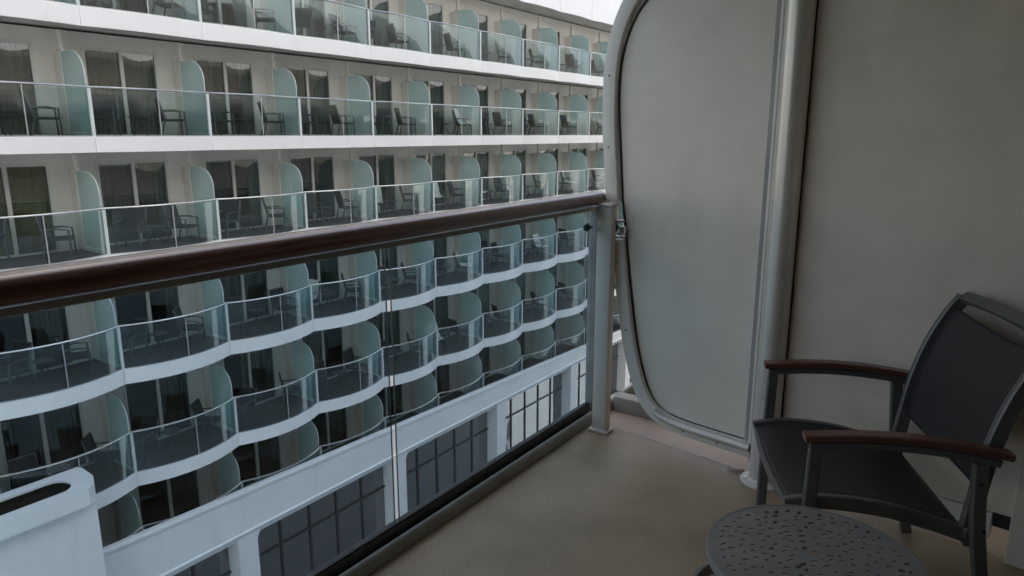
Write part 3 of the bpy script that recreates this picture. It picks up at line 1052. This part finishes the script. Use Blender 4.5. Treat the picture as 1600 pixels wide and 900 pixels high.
rowname = {'A1': 'topmost row of balconies', 'A': 'second row of balconies from top', 'B': 'row just above the brown handrail', 'C': 'first row below the brown handrail', 'D': 'second row below the brown handrail'}
order = ['leftmost', 'second', 'third', 'fourth', 'fifth', 'sixth', 'seventh', 'eighth', 'ninth', 'tenth']
c0, t0_ = far_chair(), far_table()
first = {'c': True, 't': True}
def far_put(kind, loc, rz, label, cat, group):
    src = c0 if kind == 'c' else t0_
    if first[kind]:
        first[kind] = False
        o = src
    else:
        o = copy_tree(src)
    o.location = loc
    o.rotation_euler = (0, 0, rz)
    o.scale = (1.1, 1.1, 1.06)
    tag(o, label, cat, group)
    return o
tow = None
TOW = {('B', 3): 'first', ('B', 4): 'first', ('B', 5): 'first', ('C', 2): 'first', ('C', 4): 'second', ('A', 4): 'second', ('B', 7): 'second', ('C', 6): 'second', ('D', 4): 'first', ('D', 6): 'second'}
rnd = random.Random(21)
for row, zf, fh, b in ROWS:
    if row not in rowname:
        continue
    for k in range(-1, 9):
        x = nodex(k)
        zz = zf - 0.006
        od = order[k + 1]
        bay = od + (' balcony of the ' if k < 0 else ' balcony from left, ') + rowname[row]
        a1 = rnd.uniform(-0.9, 0.5)
        a2 = rnd.uniform(-0.5, 0.9)
        p1 = (x + rnd.uniform(0.52, 0.85), rnd.uniform(17.25, 17.60), zz)
        p2 = (x + rnd.uniform(2.15, 2.45), rnd.uniform(17.2, 17.55), zz)
        # chairs face the rail (-Y), turned a little towards each other
        o1 = far_put('c', p1, math.pi - 0.45 + a1, 'dark chair at left in ' + bay, 'chair', 'dark chairs on the far balconies')
        o2 = far_put('c', p2, math.pi + 0.55 + a2, 'dark chair at right in ' + bay, 'chair', 'dark chairs on the far balconies')
        if rnd.random() < 0.85:
            far_put('t', (x + rnd.uniform(1.32, 1.52), rnd.uniform(17.25, 17.5), zz), rnd.random() * 6, 'small round table in ' + bay, 'table', 'small tables on the far balconies')
        if (row, k) in TOW:
            src = o1 if TOW[(row, k)] == 'first' else o2
            o = towel() if tow is None else tow.copy()
            if tow is None:
                tow = o
            else:
                COL.objects.link(o)
            o.location = src.location
            o.rotation_euler = src.rotation_euler
            o.scale = src.scale
            tag(o, 'white towel over a chair in ' + bay, 'towel', 'white towels on far chairs')


# ------------------------------------------------------------------ armchair on this balcony
CD = R(25.0)                                   # chair turned from straight outboard
ch = empty('armchair', (2.123, 0.471, 0), 0)
ch.rotation_euler = (0, 0, math.atan2(-0.906, 0.423))      # local x = front to back, local y = towards the far (end wall) side
tag(ch, 'dark metal armchair with black woven sling and brown wooden armrests by end wall', 'chair')
HW = 0.300                                     # half distance between the side frames
def cchild(mb, name, mat, parent=ch, smooth=False):
    o = mb.build(name, mat, None, smooth)
    o.parent = parent
    return o
flat = lambda a, b: [(-a, -b), (a, -b), (a, b), (-a, b)]
def sweep_flat(path, a, b, up, bev=0.004):
    """rectangular bar with small chamfers"""
    c = bev
    prof = [(-a + c, -b), (a - c, -b), (a, -b + c), (a, b - c), (a - c, b), (-a + c, b), (-a, b - c), (-a, -b + c)]
    return MB().sweep(path, prof, up)
def curve3(pts, sub=6):
    return smooth_path(pts, sub)
for s in (-1, 1):
    y = s * HW
    # front leg runs from floor up to the armrest
    cchild(sweep_flat([(0.010, y, 0.0), (0.012, y, 0.30), (0.016, y, 0.555)], 0.011, 0.0165, (1, 0, 0)), 'leg', 'chair_metal', ch, True)
    # rear leg
    cchild(sweep_flat(curve3([(0.500, y, 0.0), (0.455, y, 0.20), (0.425, y, 0.38), (0.412, y, 0.545)]), 0.011, 0.0175, (1, 0, 0)), 'leg', 'chair_metal', ch, True)
    # arm bar under the wood
    ap = curve3([(0.002, y, 0.560), (0.12, y, 0.571), (0.25, y, 0.572), (0.37, y, 0.562), (0.455, y, 0.548)])
    cchild(sweep_flat(ap, 0.012, 0.011, (0, 0, 1)), 'arm_bar', 'chair_metal', ch, True)
    wp = curve3([(-0.014, y, 0.582), (0.12, y, 0.594), (0.25, y, 0.595), (0.37, y, 0.585), (0.478, y, 0.569)])
    arm = cchild(sweep_flat(wp, 0.022, 0.0095, (0, 0, 1), 0.004), 'armrest', 'arm_wood', ch, True)
    # bolts on the outer side of the rear leg
    for (bx_, bz_) in ((0.437, 0.36), (0.415, 0.49)):
        cchild(MB().lathe([(0.005, 0), (0.005, 0.003)], (0, 0, 0), 8).xform(Matrix.Translation((bx_, y + s * 0.012, bz_)) @ Matrix.Rotation(R(-90 * s), 4, 'X')), 'bolt', 'gasket')
    # seat rail, dipping towards the back
    ys = s * (HW - 0.036)
    sp = curve3([(-0.040, ys, 0.368), (0.06, ys, 0.385), (0.20, ys, 0.378), (0.32, ys, 0.352), (0.425, ys, 0.322)])
    cchild(sweep_flat(sp, 0.012, 0.020, (0, 0, 1)), 'seat_rail', 'chair_metal', ch, True)
    # link between seat rail and legs
    cchild(sweep_flat([(0.013, s * (HW - 0.024), 0.362), (0.013, s * (HW - 0.008), 0.362)], 0.010, 0.012, (0, 0, 1), 0.002), 'spacer', 'chair_metal')
    cchild(sweep_flat([(0.42, s * (HW - 0.024), 0.335), (0.42, s * (HW - 0.008), 0.335)], 0.014, 0.014, (0, 0, 1), 0.002), 'spacer', 'chair_metal')
    # back upright
    bp2 = curve3([(0.418, ys, 0.315), (0.430, ys, 0.42), (0.447, ys, 0.55), (0.480, ys, 0.68), (0.522, ys, 0.78), (0.566, ys, 0.852)])
    cchild(sweep_flat(bp2, 0.011, 0.021, (1, 0, 0)), 'back_upright', 'chair_metal', ch, True)
YS = HW - 0.036
tb = curve3([(0.566, -YS, 0.852), (0.578, -0.1, 0.858), (0.578, 0.1, 0.858), (0.566, YS, 0.852)])
cchild(sweep_flat(tb, 0.020, 0.011, (0.5, 0, -0.86)), 'top_bar', 'chair_metal', ch, True)
cchild(MB().tube(curve3([(-0.030, -YS, 0.366), (-0.038, -0.1, 0.352), (-0.038, 0.1, 0.352), (-0.030, YS, 0.366)]), 0.011, 8), 'front_bar', 'chair_metal', ch, True)
cchild(sweep_flat([(0.428, -YS, 0.30), (0.428, YS, 0.30)], 0.012, 0.012, (0, 0, 1)), 'rear_bar', 'chair_metal', ch, True)
# slings as thin woven sheets between the rails, slightly sagging, with hems
def sling(name, line, sag, hem, ysp, n=14):
    L = [0.0]
    for a, b_ in zip(line, line[1:]):
        L.append(L[-1] + math.hypot(b_[0] - a[0], b_[1] - a[1]))
    v, f, uv = [], [], []
    for i, (x, z) in enumerate(line):
        t = L[i] / L[-1]
        for j in range(n + 1):
            w_ = j / n
            yy = -ysp + 2 * ysp * w_
            dip = 4 * w_ * (1 - w_)
            dx, dz = sag(t)
            e = 0.0
            v.append((x + dx * dip, yy, z + dz * dip))
            uv.append((yy, L[i]))
    m = n + 1
    for i in range(len(line) - 1):
        for j in range(n):
            f.append((i * m + j, i * m + j + 1, (i + 1) * m + j + 1, (i + 1) * m + j))
    me = bpy.data.meshes.new(name)
    me.from_pydata(v, [], f)
    ul = me.uv_layers.new(name='UVMap')
    for lo in me.loops:
        ul.data[lo.index].uv = uv[lo.vertex_index]
    me.materials.append(M['sling'])
    me.materials.append(M['sling_hem'])
    for p in me.polygons:
        j = p.index % n
        p.use_smooth = True
        if j in (0, n - 1):
            p.material_index = 1
    o = bpy.data.objects.new(name, me)
    COL.objects.link(o)
    md = o.modifiers.new('thickness', 'SOLIDIFY')
    md.thickness = 0.003
    o.parent = ch
    return o
seat_line = smooth_path([(-0.036, 0.376), (0.06, 0.398), (0.20, 0.391), (0.32, 0.366), (0.415, 0.338)], 4)
sling('seat', seat_line, lambda t: (0, -0.018 - 0.012 * math.sin(math.pi * t)), 0.02, YS - 0.006)
back_line = smooth_path([(0.432, 0.455), (0.443, 0.55), (0.472, 0.675), (0.508, 0.765), (0.540, 0.822)], 5)
sling('backrest', back_line, lambda t: (0.014 + 0.010 * t, -0.010 - 0.016 * t), 0.02, YS - 0.008)

# ------------------------------------------------------------------ round perforated side table
tbl = empty('side_table', (1.51, 0.25, 0))
tag(tbl, 'round dark metal side table with perforated top in front of the armchair', 'table')
TR, TZ = 0.226, 0.45
hs = []
rr = random.Random(5)
nring = 9
for i in range(nring):
    rad = 0.016 + i * 0.0222
    cnt = max(1, int(round(2 * math.pi * rad / 0.0265)))
    for j in range(cnt):
        if rr.random() < 0.10:
            continue
        a = 2 * math.pi * (j + rr.uniform(-0.22, 0.22)) / cnt + i * 0.7
        r_ = rad + rr.uniform(-0.004, 0.004)
        hs.append((r_ * math.cos(a), r_ * math.sin(a), rr.uniform(0.0048, 0.0102), rr.uniform(0.0034, 0.0056), R(-25) + rr.uniform(-0.5, 0.5)))
vs, ed, polys = [], [], []
NR_ = 72
for i in range(NR_):
    a = 2 * math.pi * i / NR_
    vs.append(Vector((TR * 0.985 * math.cos(a), TR * 0.985 * math.sin(a))))
ed += [(i, (i + 1) % NR_) for i in range(NR_)]
for hx, hy, la, lb, an in hs:
    b0 = len(vs)
    pl = []
    for q in range(7):
        a = 2 * math.pi * q / 7
        k_ = rr.uniform(0.8, 1.2)
        ex, ey = la * k_ * math.cos(a), lb * k_ * math.sin(a)
        p = Vector((hx + ex * math.cos(an) - ey * math.sin(an), hy + ex * math.sin(an) + ey * math.cos(an)))
        vs.append(p)
        pl.append(p)
    polys.append((pl, hx, hy))
    ed += [(b0 + q, b0 + (q + 1) % 7) for q in range(7)]
rv, re_, rf, *_ = delaunay_2d_cdt(vs, ed, [], 0, 1e-6)
bm = bmesh.new()
bv = [bm.verts.new((p[0], p[1], TZ)) for p in rv]
for f in rf:
    c_ = (sum(rv[i][0] for i in f) / 3, sum(rv[i][1] for i in f) / 3)
    if math.hypot(*c_) > TR * 0.985:
        continue
    bad = False
    for pl, hx, hy in polys:
        if abs(c_[0] - hx) < 0.012 and abs(c_[1] - hy) < 0.012 and inside(c_, pl):
            bad = True
            break
    if not bad:
        bm.faces.new([bv[i] for i in f])
bmesh.ops.recalc_face_normals(bm, faces=bm.faces[:])
for f in bm.faces:
    if f.normal.z < 0:
        f.normal_flip()
ext = bmesh.ops.extrude_face_region(bm, geom=bm.faces[:])
bmesh.ops.translate(bm, vec=(0, 0, -0.003), verts=[g for g in ext['geom'] if isinstance(g, bmesh.types.BMVert)])
bmesh.ops.recalc_face_normals(bm, faces=bm.faces[:])
me = bpy.data.meshes.new('table_top')
bm.to_mesh(me)
bm.free()
me.materials.append(M['table_metal'])
o = bpy.data.objects.new('table_top', me)
COL.objects.link(o)
o.parent = tbl
ring = [(TR * 0.988 * math.cos(2 * math.pi * i / 72), TR * 0.988 * math.sin(2 * math.pi * i / 72), TZ - 0.009) for i in range(72)]
cr = MB()
cr.sweep(ring, [(-0.004, -0.011), (0.003, -0.011), (0.004, 0.006), (0.002, 0.010), (-0.004, 0.010)], (0, 0, 1), closed_path=True)
o = cr.build('rim', 'table_metal', None, True); o.parent = tbl
for a in (124, 214, 304, 34):
    c_, s_ = math.cos(R(a)), math.sin(R(a))
    pth = smooth_path([(0.19 * c_, 0.19 * s_, TZ - 0.022), (0.225 * c_, 0.225 * s_, TZ - 0.030), (0.245 * c_, 0.245 * s_, TZ - 0.060), (0.240 * c_, 0.240 * s_, TZ - 0.16), (0.215 * c_, 0.215 * s_, 0.18), (0.235 * c_, 0.235 * s_, 0.006)], 5)
    o = sweep_flat(pth, 0.014, 0.006, (-s_, c_, 0), 0.003).build('leg', 'chair_metal', None, True); o.parent = tbl
    o = MB().lathe([(0.013, 0), (0.014, 0.005), (0.010, 0.012)], (0.235 * c_, 0.235 * s_, 0), 10).build('foot_glide', 'black_plastic', None, True); o.parent = tbl
cr = MB()
ring2 = [(0.214 * math.cos(2 * math.pi * i / 48), 0.214 * math.sin(2 * math.pi * i / 48), 0.18) for i in range(48)]
cr.sweep(ring2, [(-0.006, -0.005), (0.006, -0.005), (0.006, 0.005), (-0.006, 0.005)], (0, 0, 1), closed_path=True)
o = cr.build('stretcher_ring', 'chair_metal', None, True); o.parent = tbl
